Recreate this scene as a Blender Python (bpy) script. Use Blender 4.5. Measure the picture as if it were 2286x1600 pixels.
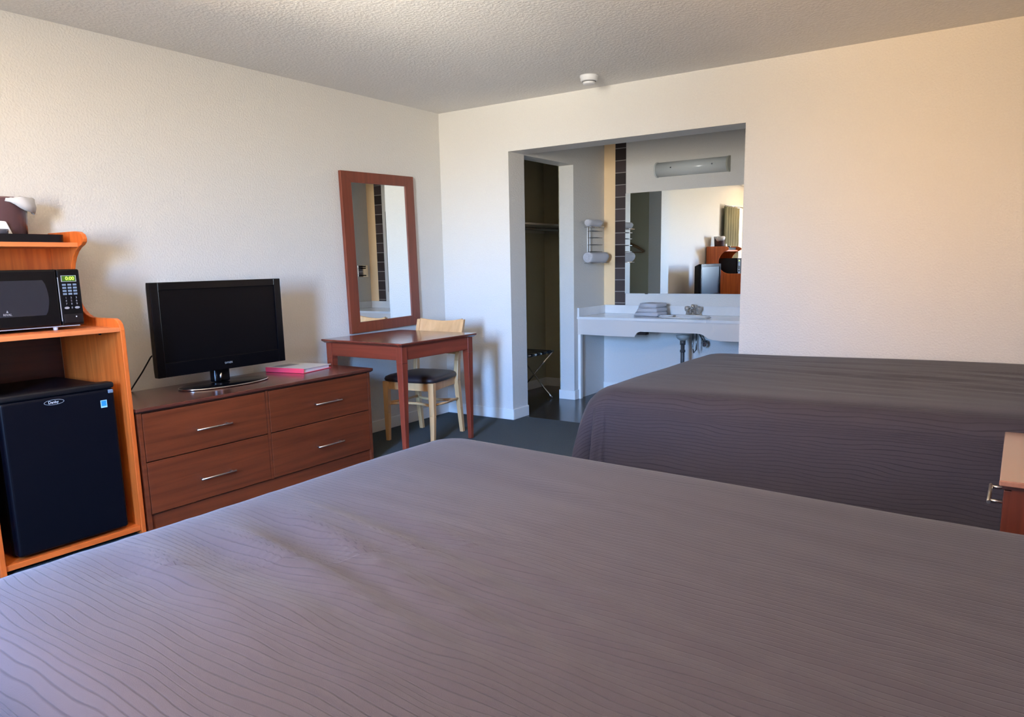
import bpy, bmesh, math, random
from mathutils import Vector, Matrix, noise
random.seed(7)
for o in list(bpy.data.objects): bpy.data.objects.remove(o)
S = bpy.context.scene
COL = S.collection
PI = math.pi

# ------------------------------------------------------------------ camera
cd = bpy.data.cameras.new('camera'); cam = bpy.data.objects.new('camera', cd); COL.objects.link(cam)
YAW, PITCH, ROLL = 0.6009, -0.1696, -0.0198
fw = Vector((-math.sin(YAW)*math.cos(PITCH), math.cos(YAW)*math.cos(PITCH), math.sin(PITCH)))
r0 = Vector((math.cos(YAW), math.sin(YAW), 0)); u0 = r0.cross(fw)
rt = r0*math.cos(ROLL) + u0*math.sin(ROLL); up = u0*math.cos(ROLL) - r0*math.sin(ROLL)
M = Matrix((rt, up, -fw)).transposed().to_4x4(); M.translation = Vector((3.9853, -4.8450, 1.2452))
cam.matrix_world = M
cd.sensor_width = 36; cd.lens = 1655.7/2286*36; cd.shift_y = 71.2/2286
cd.clip_start = 0.05
S.camera = cam

# ------------------------------------------------------------------ view, world, daylight
S.view_settings.view_transform = 'Standard'; S.view_settings.look = 'None'
S.view_settings.gamma = 1; S.view_settings.use_curve_mapping = False
S.view_settings.exposure = 0.62
W = bpy.data.worlds.new('world'); S.world = W; W.use_nodes = True
nt = W.node_tree; nt.nodes.clear()
def wn(t, **k):
    n = nt.nodes.new(t)
    for a, b in k.items(): setattr(n, a, b)
    return n
wo = wn('ShaderNodeOutputWorld'); bg = wn('ShaderNodeBackground'); tc = wn('ShaderNodeTexCoord'); sx = wn('ShaderNodeSeparateXYZ')
nt.links.new(tc.outputs['Generated'], sx.inputs[0])
# sky above the horizon, sunlit ground and buildings below: open blue sky to the east (+x), a sunlit warm facade to the west (-x)
def mrange(src, a, b, c=0, d=1):
    m = wn('ShaderNodeMapRange', interpolation_type='SMOOTHSTEP'); nt.links.new(src, m.inputs[0])
    m.inputs[1].default_value = a; m.inputs[2].default_value = b; m.inputs[3].default_value = c; m.inputs[4].default_value = d
    return m.outputs[0]
def mixc(f, A, B):
    m = wn('ShaderNodeMix', data_type='RGBA'); nt.links.new(f, m.inputs[0])
    for i, v in ((6, A), (7, B)):
        if isinstance(v, tuple): m.inputs[i].default_value = v
        else: nt.links.new(v, m.inputs[i])
    return m.outputs[2]
SKY_PALE = (0.60, 0.82, 1.12, 1); SKY_BLUE = (0.30, 0.64, 1.36, 1); SKY_WARM = (1.22, 0.82, 0.54, 1); GROUND = (1.0, 0.93, 0.80, 1); GROUND_W = (1.70, 1.16, 0.66, 1)
east = mrange(sx.outputs['X'], -0.20, 0.12)
upf = mrange(sx.outputs['Z'], -0.07, 0.05)
high = mrange(sx.outputs['Z'], 0.0, 0.20)
west = mrange(sx.outputs['X'], -0.80, -0.62, 1.0, 0.0)
sky = mixc(west, mixc(east, mixc(high, SKY_WARM, (0.62, 0.64, 0.86, 1)), mixc(high, SKY_PALE, SKY_BLUE)), SKY_BLUE)
gnd = mixc(east, GROUND_W, GROUND)
colr = mixc(upf, gnd, sky)
# the facade to the west is dimmer than the open sky; the sunlit pavement close to the window is brighter than far ground
dim1 = mrange(sx.outputs['X'], -0.55, 0.02, 0.22, 0.95)
east2 = mrange(sx.outputs['X'], 0.02, 0.30, 0.0, 1.05)
east3 = mrange(sx.outputs['X'], 0.34, 0.66, 0.0, -0.75)
west2 = mrange(sx.outputs['X'], -0.80, -0.60, 0.30, 0.0)
d1 = wn('ShaderNodeMath', operation='ADD'); nt.links.new(dim1, d1.inputs[0]); nt.links.new(east2, d1.inputs[1])
d3 = wn('ShaderNodeMath', operation='ADD'); nt.links.new(d1.outputs[0], d3.inputs[0]); nt.links.new(east3, d3.inputs[1])
d2 = wn('ShaderNodeMath', operation='ADD'); nt.links.new(d3.outputs[0], d2.inputs[0]); nt.links.new(west2, d2.inputs[1])
dim = d2.outputs[0]
hor = mrange(sx.outputs['Z'], -0.10, 0.03, 0.62, 1.0)
steep = mrange(sx.outputs['Z'], -0.40, -0.14, 2.4, 0.0)
sx2 = mrange(sx.outputs['X'], 0.22, 0.46, 1.0, 0.0)
st = wn('ShaderNodeMath', operation='MULTIPLY_ADD'); nt.links.new(steep, st.inputs[0]); nt.links.new(sx2, st.inputs[1]); nt.links.new(hor, st.inputs[2])
near = st.outputs[0]
pw = wn('ShaderNodeMath', operation='MULTIPLY'); nt.links.new(dim, pw.inputs[0]); nt.links.new(near, pw.inputs[1])
ps = wn('ShaderNodeMath', operation='MULTIPLY'); nt.links.new(pw.outputs[0], ps.inputs[0]); ps.inputs[1].default_value = 74.0
nt.links.new(ps.outputs[0], bg.inputs['Strength'])
nt.links.new(colr, bg.inputs['Color'])
nt.links.new(bg.outputs[0], wo.inputs[0])
# the window opening in the front wall, behind the camera, where the daylight comes in
YF = -5.75; WX0, WX1, WZ0, WZ1 = 2.25, 2.90, 0.95, 2.15
pl = bpy.data.lights.new('window_daylight_portal', 'AREA'); pl.shape = 'RECTANGLE'; pl.size = WX1-WX0; pl.size_y = WZ1-WZ0
pl.cycles.is_portal = True
po = bpy.data.objects.new('window_daylight_portal', pl); COL.objects.link(po)
po.location = ((WX0+WX1)/2, YF-0.02, (WZ0+WZ1)/2); po.rotation_euler = (PI/2, 0, 0)

LY0, LY1, LZ0, LZ1 = -4.95, -4.45, 1.0, 2.09
pl2 = bpy.data.lights.new('side_window_portal', 'AREA'); pl2.shape = 'RECTANGLE'; pl2.size = LZ1-LZ0; pl2.size_y = LY1-LY0
pl2.cycles.is_portal = True
po2 = bpy.data.objects.new('side_window_portal', pl2); COL.objects.link(po2)
po2.location = (-0.02, (LY0+LY1)/2, (LZ0+LZ1)/2); po2.rotation_euler = (0, -PI/2, 0)

# ------------------------------------------------------------------ materials
def mat(name, col, rough=0.5, metal=0.0, spec=0.5, coat=0.0, coat_rough=0.1, sheen=0.0, emit=None, estr=0, trans=0, alpha=1):
    m = bpy.data.materials.new(name); m.use_nodes = True
    b = m.node_tree.nodes['Principled BSDF']
    b.inputs['Base Color'].default_value = (*col, 1); b.inputs['Roughness'].default_value = rough
    b.inputs['Metallic'].default_value = metal; b.inputs['Specular IOR Level'].default_value = spec
    b.inputs['Coat Weight'].default_value = coat; b.inputs['Coat Roughness'].default_value = coat_rough
    b.inputs['Sheen Weight'].default_value = sheen; b.inputs['Transmission Weight'].default_value = trans
    b.inputs['Alpha'].default_value = alpha
    if emit: b.inputs['Emission Color'].default_value = (*emit, 1); b.inputs['Emission Strength'].default_value = estr
    return m
def nodes(m): return m.node_tree.nodes, m.node_tree.links, m.node_tree.nodes['Principled BSDF']
def add_noise(m, scale=100, bump=0.1, dist=0.002, colvar=0.0, stretch=(1, 1, 1), detail=3, lo=0.35, hi=0.65, src='Object'):
    N, L, b = nodes(m)
    t = N.new('ShaderNodeTexCoord'); mp = N.new('ShaderNodeMapping'); mp.inputs['Scale'].default_value = stretch
    L.new(t.outputs[src], mp.inputs[0])
    n = N.new('ShaderNodeTexNoise'); n.inputs['Scale'].default_value = scale; n.inputs['Detail'].default_value = detail
    L.new(mp.outputs[0], n.inputs['Vector'])
    r = N.new('ShaderNodeMapRange'); r.inputs[1].default_value = lo; r.inputs[2].default_value = hi
    L.new(n.outputs[0], r.inputs[0])
    if bump:
        bp = N.new('ShaderNodeBump'); bp.inputs['Strength'].default_value = bump; bp.inputs['Distance'].default_value = dist
        L.new(r.outputs[0], bp.inputs['Height']); L.new(bp.outputs[0], b.inputs['Normal'])
    if colvar:
        c = b.inputs['Base Color'].default_value[:]
        mx = N.new('ShaderNodeMix'); mx.data_type = 'RGBA'
        mx.inputs[6].default_value = tuple(v*(1-colvar) for v in c[:3]) + (1,)
        mx.inputs[7].default_value = tuple(min(1, v*(1+colvar)) for v in c[:3]) + (1,)
        L.new(r.outputs[0], mx.inputs[0]); L.new(mx.outputs[2], b.inputs['Base Color'])
    return m
def wood(name, dark, light, rough=0.35, axis='z', scale=1.0, coat=0.15, bump=0.05):
    m = mat(name, light, rough, coat=coat, coat_rough=0.25); N, L, b = nodes(m)
    t = N.new('ShaderNodeTexCoord'); mp = N.new('ShaderNodeMapping')
    st = {'x': (1.2, 26, 26), 'y': (26, 1.2, 26), 'z': (26, 26, 1.2)}[axis]
    mp.inputs['Scale'].default_value = tuple(v*scale for v in st); L.new(t.outputs['Object'], mp.inputs[0])
    n = N.new('ShaderNodeTexNoise'); n.inputs['Scale'].default_value = 1.6; n.inputs['Detail'].default_value = 6; n.inputs['Distortion'].default_value = 0.6
    L.new(mp.outputs[0], n.inputs['Vector'])
    cr = N.new('ShaderNodeValToRGB'); cr.color_ramp.elements[0].position = 0.32; cr.color_ramp.elements[1].position = 0.7
    cr.color_ramp.elements[0].color = (*dark, 1); cr.color_ramp.elements[1].color = (*light, 1)
    L.new(n.outputs[0], cr.inputs[0]); L.new(cr.outputs[0], b.inputs['Base Color'])
    bp = N.new('ShaderNodeBump'); bp.inputs['Strength'].default_value = bump; bp.inputs['Distance'].default_value = 0.001
    L.new(n.outputs[0], bp.inputs['Height']); L.new(bp.outputs[0], b.inputs['Normal'])
    return m
WALL = add_noise(mat('wall_paint', (0.69, 0.675, 0.64), 0.55, spec=0.35), 95, 0.35, 0.0035, 0.015, detail=2, lo=0.3, hi=0.7)
CEIL = add_noise(mat('ceiling_knockdown', (0.76, 0.75, 0.73), 0.7, spec=0.3), 62, 0.30, 0.005, 0.02, detail=4, lo=0.42, hi=0.6)
PEACH = add_noise(mat('peach_paint', (0.85, 0.62, 0.36), 0.6), 95, 0.25, 0.002)
TRIM = mat('trim_paint', (0.80, 0.79, 0.75), 0.4)
CARPET = add_noise(mat('carpet', (0.10, 0.12, 0.128), 0.95, spec=0.1), 260, 0.9, 0.006, 0.35, detail=4)
CH_V = wood('orange_cherry_upright', (0.50, 0.095, 0.014), (0.72, 0.165, 0.028), 0.38, 'z')
CH_Y = wood('orange_cherry_long', (0.50, 0.095, 0.014), (0.70, 0.16, 0.028), 0.35, 'y')
CH_EDGE = wood('orange_cherry_edge', (0.62, 0.17, 0.05), (0.76, 0.23, 0.07), 0.4, 'y')
DR_Y = wood('dresser_cherry', (0.092, 0.019, 0.006), (0.165, 0.036, 0.011), 0.38, 'y', 0.8)
DR_TOP = wood('dresser_top_cherry', (0.075, 0.020, 0.012), (0.125, 0.034, 0.020), 0.22, 'y', 0.8, coat=0.5)
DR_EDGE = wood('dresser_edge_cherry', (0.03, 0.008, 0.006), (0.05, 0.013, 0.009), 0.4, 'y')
TB = wood('table_mahogany', (0.16, 0.026, 0.012), (0.25, 0.046, 0.022), 0.35, 'z', 0.7)
TB_X = wood('table_mahogany_x', (0.16, 0.026, 0.012), (0.25, 0.046, 0.022), 0.35, 'x', 0.7)
TB_Y = wood('table_mahogany_y', (0.16, 0.026, 0.012), (0.25, 0.046, 0.022), 0.35, 'y', 0.7)
TB_TOP = wood('table_top_mahogany', (0.13, 0.028, 0.016), (0.20, 0.045, 0.026), 0.16, 'y', 0.7, coat=0.6, bump=0.02)
MF = wood('mirror_frame_wood', (0.14, 0.028, 0.011), (0.20, 0.042, 0.018), 0.45, 'z', 0.8)
BEECH = wood('beech', (0.60, 0.345, 0.15), (0.71, 0.43, 0.20), 0.4, 'z', 0.5)
VINYL = add_noise(mat('seat_vinyl', (0.030, 0.020, 0.022), 0.45), 120, 0.1, 0.001)
MIRROR = mat('mirror_glass', (0.90, 0.93, 0.91), 0.0, metal=1.0)
CHROME = mat('chrome', (0.75, 0.75, 0.76), 0.12, metal=1.0)
NICKEL = mat('brushed_nickel', (0.62, 0.60, 0.57), 0.3, metal=1.0)
BLACK = mat('black_gloss_plastic', (0.002, 0.002, 0.003), 0.20, spec=0.28)
BLACKM = mat('black_matte_plastic', (0.004, 0.004, 0.006), 0.45, spec=0.3)
SCREEN = mat('lcd_screen', (0.002, 0.002, 0.003), 0.30, spec=0.18)
FRIDGE = add_noise(mat('fridge_black', (0.0012, 0.0018, 0.005), 0.45, spec=0.16), 220, 0.08, 0.001)
MWIN = mat('microwave_window', (0.014, 0.015, 0.022), 0.10, spec=0.5)
MBTN = mat('button_print', (0.14, 0.19, 0.26), 0.5)
MBTN2 = mat('button_print_light', (0.24, 0.25, 0.28), 0.5)
GREY_T = mat('grey_print', (0.30, 0.32, 0.35), 0.5)
LCDG = mat('green_digits', (0.3, 0.6, 0.05), 0.5, emit=(0.45, 0.85, 0.06), estr=1.6)
LCDB = mat('display_window', (0.02, 0.05, 0.01), 0.2, emit=(0.10, 0.22, 0.01), estr=0.35)
BLUE = mat('blue_sticker', (0.02, 0.26, 0.75), 0.4)
LBLUE = mat('pale_blue_print', (0.40, 0.66, 0.90), 0.4)
WHITEP = mat('white_plastic', (0.72, 0.73, 0.75), 0.35)
MARBLE = add_noise(mat('cultured_marble', (0.76, 0.76, 0.75), 0.18, coat=0.3), 6, 0, 0, 0.04)
APRON = mat('apron_laminate', (0.66, 0.62, 0.58), 0.45)
TOWEL = add_noise(mat('terry_towel', (0.78, 0.78, 0.84), 0.95, spec=0.1, sheen=0.4), 320, 0.9, 0.004, 0.05)
PINK = mat('pink_binder', (0.75, 0.055, 0.10), 0.4)
PAPER = mat('paper_white', (0.72, 0.70, 0.68), 0.5, coat=0.2)
PAPER_P = mat('print_grey', (0.25, 0.25, 0.28), 0.5)
BUCKET = mat('brown_bucket', (0.10, 0.052, 0.055), 0.22, coat=0.4)
LINER = mat('liner_plastic', (0.82, 0.82, 0.83), 0.3, trans=0.25)
DRAINM = mat('drain_metal', (0.25, 0.26, 0.27), 0.25, metal=1.0)
PVC = mat('grey_pipe', (0.05, 0.055, 0.06), 0.4)
DIFF = mat('diffuser_acrylic', (0.60, 0.63, 0.62), 0.25, spec=0.5)
FIXT = mat('fixture_end', (0.40, 0.40, 0.33), 0.4)
NS_TOP_GLARE = wood('nightstand_top_glare', (0.27, 0.115, 0.075), (0.36, 0.17, 0.115), 0.18, 'y', 0.8, coat=0.8)  # peachy glare reflected on the glossy top is mixed into this paler wood colour
NS_BODY = wood('nightstand_body', (0.07, 0.013, 0.006), (0.11, 0.022, 0.010), 0.4, 'z')
HANG = wood('hanger_wood', (0.16, 0.085, 0.03), (0.22, 0.12, 0.045), 0.4, 'x')
SHELFM = mat('closet_shelf_paint', (0.55, 0.50, 0.40), 0.5)
RODM = mat('closet_rod', (0.10, 0.07, 0.045), 0.4)
DARKGAP = mat('reveal_dark', (0.01, 0.004, 0.003), 0.8)
# dark glazed tiles in one column with light grout
def tile_mat():
    m = mat('dark_tile', (0.035, 0.02, 0.018), 0.25, spec=0.6); N, L, b = nodes(m)
    t = N.new('ShaderNodeTexCoord'); s = N.new('ShaderNodeSeparateXYZ'); L.new(t.outputs['Object'], s.inputs[0])
    d = N.new('ShaderNodeMath'); d.operation = 'MULTIPLY_ADD'; d.inputs[1].default_value = 1/0.1085; d.inputs[2].default_value = 0.145
    L.new(s.outputs['Z'], d.inputs[0])
    f = N.new('ShaderNodeMath'); f.operation = 'FRACT'; L.new(d.outputs[0], f.inputs[0])
    g = N.new('ShaderNodeMath'); g.operation = 'LESS_THAN'; g.inputs[1].default_value = 0.055; L.new(f.outputs[0], g.inputs[0])
    fl = N.new('ShaderNodeMath'); fl.operation = 'FLOOR'; L.new(d.outputs[0], fl.inputs[0])
    wn_ = N.new('ShaderNodeTexWhiteNoise'); wn_.noise_dimensions = '1D'; L.new(fl.outputs[0], wn_.inputs['W'])
    cm = N.new('ShaderNodeMix'); cm.data_type = 'RGBA'; cm.inputs[6].default_value = (0.022, 0.013, 0.012, 1); cm.inputs[7].default_value = (0.06, 0.042, 0.042, 1)
    L.new(wn_.outputs[0], cm.inputs[0])
    mx = N.new('ShaderNodeMix'); mx.data_type = 'RGBA'; mx.inputs[7].default_value = (0.30, 0.27, 0.25, 1)
    L.new(g.outputs[0], mx.inputs[0]); L.new(cm.outputs[2], mx.inputs[6]); L.new(mx.outputs[2], b.inputs['Base Color'])
    r = N.new('ShaderNodeMath'); r.operation = 'MULTIPLY_ADD'; r.inputs[1].default_value = 0.6; r.inputs[2].default_value = 0.25
    L.new(g.outputs[0], r.inputs[0]); L.new(r.outputs[0], b.inputs['Roughness'])
    return m
TILE = tile_mat()
def plank_mat():
    m = mat('dark_floor_planks', (0.05, 0.048, 0.045), 0.22, spec=0.5); N, L, b = nodes(m)
    t = N.new('ShaderNodeTexCoord'); mp = N.new('ShaderNodeMapping'); mp.inputs['Scale'].default_value = (1, 1, 1); mp.inputs['Rotation'].default_value = (0, 0, PI/2)
    L.new(t.outputs['Object'], mp.inputs[0])
    br = N.new('ShaderNodeTexBrick'); br.inputs['Scale'].default_value = 1; br.inputs['Brick Width'].default_value = 0.9; br.inputs['Row Height'].default_value = 0.11
    br.inputs['Mortar Size'].default_value = 0.004; br.inputs['Color1'].default_value = (0.030, 0.026, 0.024, 1); br.inputs['Color2'].default_value = (0.060, 0.052, 0.048, 1)
    br.inputs['Mortar'].default_value = (0.012, 0.011, 0.01, 1); L.new(mp.outputs[0], br.inputs['Vector'])
    mp2 = N.new('ShaderNodeMapping'); mp2.inputs['Scale'].default_value = (30, 2, 1); L.new(t.outputs['Object'], mp2.inputs[0])
    n = N.new('ShaderNodeTexNoise'); n.inputs['Scale'].default_value = 2; n.inputs['Detail'].default_value = 5; L.new(mp2.outputs[0], n.inputs['Vector'])
    mx = N.new('ShaderNodeMix'); mx.data_type = 'RGBA'; mx.blend_type = 'MULTIPLY'; mx.inputs[0].default_value = 0.7
    L.new(br.outputs['Color'], mx.inputs[6]); L.new(n.outputs[0], mx.inputs[7]); L.new(mx.outputs[2], b.inputs['Base Color'])
    bp = N.new('ShaderNodeBump'); bp.inputs['Strength'].default_value = 0.25; bp.inputs['Distance'].default_value = 0.001
    L.new(n.outputs[0], bp.inputs['Height']); L.new(bp.outputs[0], b.inputs['Normal'])
    return m
PLANK = plank_mat()
# taupe coverlet with wavy stitched lines that run along the bed
def cover_mat():
    m = mat('taupe_coverlet', (0.150, 0.128, 0.130), 0.8, spec=0.2, sheen=0.10); N, L, b = nodes(m)
    b.inputs['Sheen Roughness'].default_value = 0.45
    t = N.new('ShaderNodeUVMap'); s = N.new('ShaderNodeSeparateXYZ'); L.new(t.outputs[0], s.inputs[0])
    mp = N.new('ShaderNodeMapping'); mp.inputs['Scale'].default_value = (3.2, 9.0, 1); L.new(t.outputs[0], mp.inputs[0])
    n = N.new('ShaderNodeTexNoise'); n.inputs['Scale'].default_value = 1.0; n.inputs['Detail'].default_value = 1.5; L.new(mp.outputs[0], n.inputs['Vector'])
    k = N.new('ShaderNodeMath'); k.operation = 'MULTIPLY'; k.inputs[1].default_value = 3.4; L.new(n.outputs[0], k.inputs[0])
    a = N.new('ShaderNodeMath'); a.operation = 'MULTIPLY_ADD'; a.inputs[1].default_value = 62.0; L.new(s.outputs['Y'], a.inputs[0]); L.new(k.outputs[0], a.inputs[2])
    f = N.new('ShaderNodeMath'); f.operation = 'PINGPONG'; f.inputs[1].default_value = 0.5; L.new(a.outputs[0], f.inputs[0])
    r = N.new('ShaderNodeMapRange'); r.interpolation_type = 'SMOOTHSTEP'; r.inputs[1].default_value = 0.0; r.inputs[2].default_value = 0.13; L.new(f.outputs[0], r.inputs[0])
    mx = N.new('ShaderNodeMix'); mx.data_type = 'RGBA'; mx.inputs[6].default_value = (0.026, 0.022, 0.028, 1); mx.inputs[7].default_value = (0.043, 0.036, 0.045, 1)
    L.new(r.outputs[0], mx.inputs[0]); L.new(mx.outputs[2], b.inputs['Base Color'])
    fine = N.new('ShaderNodeTexNoise'); fine.inputs['Scale'].default_value = 700; L.new(t.outputs[0], fine.inputs['Vector'])
    fm = N.new('ShaderNodeMath'); fm.operation = 'MULTIPLY_ADD'; fm.inputs[1].default_value = 0.25; L.new(fine.outputs[0], fm.inputs[0]); L.new(r.outputs[0], fm.inputs[2])
    bp = N.new('ShaderNodeBump'); bp.inputs['Strength'].default_value = 0.55; bp.inputs['Distance'].default_value = 0.0015
    L.new(fm.outputs[0], bp.inputs['Height']); L.new(bp.outputs[0], b.inputs['Normal'])
    return m
COVER = cover_mat()

# ------------------------------------------------------------------ mesh helpers
class MB:
    def __init__(s): s.v = []; s.f = []; s.sm = []
    def add(s, vs, fs, smooth=False):
        n = len(s.v); s.v += [Vector(p) for p in vs]; s.f += [tuple(i+n for i in f) for f in fs]; s.sm += [smooth]*len(fs); return s
    def box(s, x0, x1, y0, y1, z0, z1):
        vs = [(x, y, z) for z in (z0, z1) for y in (y0, y1) for x in (x0, x1)]
        return s.add(vs, [(0, 2, 3, 1), (4, 5, 7, 6), (0, 1, 5, 4), (2, 6, 7, 3), (0, 4, 6, 2), (1, 3, 7, 5)])
    def hexa(s, b, t):   # bottom 4 + top 4, counter-clockwise
        return s.add(list(b)+list(t), [(3, 2, 1, 0), (4, 5, 6, 7), (0, 1, 5, 4), (1, 2, 6, 5), (2, 3, 7, 6), (3, 0, 4, 7)])
    def prism(s, poly, axis, a0, a1, smooth=False):
        f = {'x': lambda p, a: (a, p[0], p[1]), 'y': lambda p, a: (p[0], a, p[1]), 'z': lambda p, a: (p[0], p[1], a)}[axis]
        n = len(poly); vs = [f(p, a0) for p in poly]+[f(p, a1) for p in poly]
        s.add(vs, [tuple(range(n)), tuple(range(2*n-1, n-1, -1))])
        k = len(s.v)-2*n
        for i in range(n):
            j = (i+1) % n; s.f.append((k+i, k+n+i, k+n+j, k+j)); s.sm.append(smooth)
        return s
    def tube(s, pts, r, seg=12, caps=True, flat=1.0):
        pts = [Vector(p) for p in pts]; rs = r if isinstance(r, (list, tuple)) else [r]*len(pts)
        rings = []; nrm = None
        for i, p in enumerate(pts):
            d = (pts[min(i+1, len(pts)-1)]-pts[max(i-1, 0)]).normalized()
            if nrm is None:
                nrm = d.orthogonal().normalized()
            nrm = (nrm-d*nrm.dot(d)).normalized(); bn = d.cross(nrm)
            rings.append([p+(nrm*math.cos(2*PI*k/seg)+bn*math.sin(2*PI*k/seg)*flat)*rs[i] for k in range(seg)])
        vs = [q for rg in rings for q in rg]; fs = []
        for i in range(len(pts)-1):
            for k in range(seg):
                a = i*seg+k; b = i*seg+(k+1) % seg; fs.append((a, b, b+seg, a+seg))
        s.add(vs, fs, True)
        if caps:
            n = len(s.v)-len(vs); s.f += [tuple(n+k for k in range(seg-1, -1, -1)), tuple(n+len(vs)-seg+k for k in range(seg))]; s.sm += [False, False]
        return s
    def lathe(s, prof, c, seg=32, axis='z', sx=1, sy=1, smooth=True):
        vs = []; c = Vector(c)
        for (r, h) in prof:
            for k in range(seg):
                a = 2*PI*k/seg; p = (r*math.cos(a)*sx, r*math.sin(a)*sy, h)
                if axis == 'x': p = (h, p[0], p[1])
                if axis == 'y': p = (p[1], h, p[0])
                vs.append(c+Vector(p))
        fs = []
        for i in range(len(prof)-1):
            for k in range(seg):
                a = i*seg+k; b = i*seg+(k+1) % seg; fs.append((a, b, b+seg, a+seg))
        n = len(s.v); s.add(vs, fs, smooth)
        s.f += [tuple(n+k for k in range(seg-1, -1, -1)), tuple(n+len(vs)-seg+k for k in range(seg))]; s.sm += [False, False]
        return s
    def xform(s, Mx): s.v = [Mx @ p for p in s.v]; return s
def obj(name, mb, m, parent=None, bev=0.0, seg=2, sub=0):
    me = bpy.data.meshes.new(name)
    off = Vector((0, 0, 0)); q = parent
    while q is not None:
        if q.get('_w') is not None: off = Vector(q['_w'])
        q = q.parent
    me.from_pydata([p-off for p in mb.v], [], mb.f)
    for i, p in enumerate(me.polygons): p.use_smooth = mb.sm[i]
    me.validate()
    bm = bmesh.new(); bm.from_mesh(me); bmesh.ops.recalc_face_normals(bm, faces=bm.faces); bm.to_mesh(me); bm.free()
    me.materials.append(m)
    o = bpy.data.objects.new(name, me); COL.objects.link(o)
    if parent is not None: o.parent = parent
    if bev:
        b = o.modifiers.new('bevel', 'BEVEL'); b.width = bev; b.segments = seg; b.limit_method = 'ANGLE'; b.angle_limit = math.radians(40)
        b.harden_normals = False
    if sub:
        b = o.modifiers.new('sub', 'SUBSURF'); b.levels = sub; b.render_levels = sub
        for p in me.polygons: p.use_smooth = True
    return o
def tag(o, label, cat, group=None):
    o['label'] = label; o['category'] = cat
    if group: o['group'] = group
    return o
def thing(name, label, cat, loc, rz=0, world=True, group=None):
    o = bpy.data.objects.new(name, None); COL.objects.link(o); o.location = loc; o.rotation_euler = (0, 0, rz)
    o.empty_display_size = 0.1
    if world: o['_w'] = list(loc)
    return tag(o, label, cat, group)
def struct(name, mb, m, bev=0):
    o = obj(name, mb, m, None, bev); o['kind'] = 'structure'; return o
def part_label(o, t): o['label'] = t; return o
def text(name, body, size, m, parent, Mx, ext=0.0004, mid=True):
    c = bpy.data.curves.new(name, 'FONT'); c.body = body; c.size = size; c.extrude = ext
    c.align_x = 'CENTER'; c.align_y = 'CENTER' if mid else 'BOTTOM'; c.resolution_u = 3
    t = bpy.data.objects.new(name, c); COL.objects.link(t); dg = bpy.context.evaluated_depsgraph_get()
    me = bpy.data.meshes.new_from_object(t.evaluated_get(dg)); bpy.data.objects.remove(t); bpy.data.curves.remove(c)
    off = Vector((0, 0, 0)); q = parent
    while q is not None:
        if q.get('_w') is not None: off = Vector(q['_w'])
        q = q.parent
    me.transform(Matrix.Translation(-off) @ Mx); me.materials.clear(); me.materials.append(m)
    o = bpy.data.objects.new(name, me); COL.objects.link(o); o.parent = parent; return o
# lettering on a face that looks towards +x: text right = +y, up = +z
def MX(x, y, z): return Matrix.Translation((x, y, z)) @ Matrix(((0, 0, 1, 0), (1, 0, 0, 0), (0, 1, 0, 0), (0, 0, 0, 1)))
def arc(cx, cy, r, a0, a1, n):
    return [(cx+r*math.cos(math.radians(a0+(a1-a0)*i/n)), cy+r*math.sin(math.radians(a0+(a1-a0)*i/n))) for i in range(n+1)]

# ------------------------------------------------------------------ the room
H = 2.44; OX0, OX1, OH = 0.672, 2.477, 2.084; TW = 0.218; YB = 1.589; XR = 4.55
struct('floor', MB().box(-0.12, XR+.12, YF-.12, 0.155, -0.1, 0), CARPET)
struct('floor.001', MB().box(-0.12, 2.7, 0.155, YB+.12, -0.1, 0.0), PLANK)
struct('ceiling', MB().box(-0.12, XR+.12, YF-.12, YB+.12, H, H+.1), CEIL)
struct('wall_left', MB().box(-0.12, 0, LY1, YB+.12, 0, H).box(-0.12, 0, YF-.12, LY0, 0, H).box(-0.12, 0, LY0, LY1, 0, LZ0).box(-0.12, 0, LY0, LY1, LZ1, H), WALL)
struct('window_2', MB().box(-.10, -.05, LY0, LY0+.03, LZ0, LZ1).box(-.10, -.05, LY1-.03, LY1, LZ0, LZ1).box(-.10, -.05, LY0+.03, LY1-.03, LZ0, LZ0+.03).box(-.10, -.05, LY0+.03, LY1-.03, LZ1-.03, LZ1), TRIM)
w = MB().box(0, OX0, 0, TW, 0, H).box(OX1, XR, 0, TW, 0, H).box(OX0, OX1, 0, TW, OH, H)
struct('wall_back', w, WALL)
struct('wall_right', MB().box(XR, XR+.12, YF-.12, TW, 0, H), WALL)
w = MB().box(0, WX0, YF-.12, YF, 0, H).box(WX1, XR, YF-.12, YF, 0, H).box(WX0, WX1, YF-.12, YF, 0, WZ0).box(WX0, WX1, YF-.12, YF, WZ1, H)
struct('wall_front', w, WALL)
w = MB().box(WX0, WX0+.035, YF-.10, YF-.04, WZ0, WZ1).box(WX1-.035, WX1, YF-.10, YF-.04, WZ0, WZ1).box(WX0+.035, WX1-.035, YF-.10, YF-.04, WZ0, WZ0+.035).box(WX0+.035, WX1-.035, YF-.10, YF-.04, WZ1-.035, WZ1)
struct('window_1', w, TRIM)
struct('wall_vanity', MB().box(0, 2.7, YB, YB+.12, 0, H), WALL)
struct('wall_alcove', MB().box(OX1, OX1+.13, TW, YB, 0, H), WALL)
XP = 0.528; YP = 1.0; HP = 2.08
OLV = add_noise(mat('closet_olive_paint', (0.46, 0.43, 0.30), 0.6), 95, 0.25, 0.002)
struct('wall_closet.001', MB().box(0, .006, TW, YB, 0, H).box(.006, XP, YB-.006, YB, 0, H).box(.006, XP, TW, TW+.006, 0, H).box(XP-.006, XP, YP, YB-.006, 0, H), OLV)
struct('wall_closet', MB().box(XP, OX0, YP, YB, 0, H).box(XP, OX0, TW, YP, HP, H), WALL)
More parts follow.
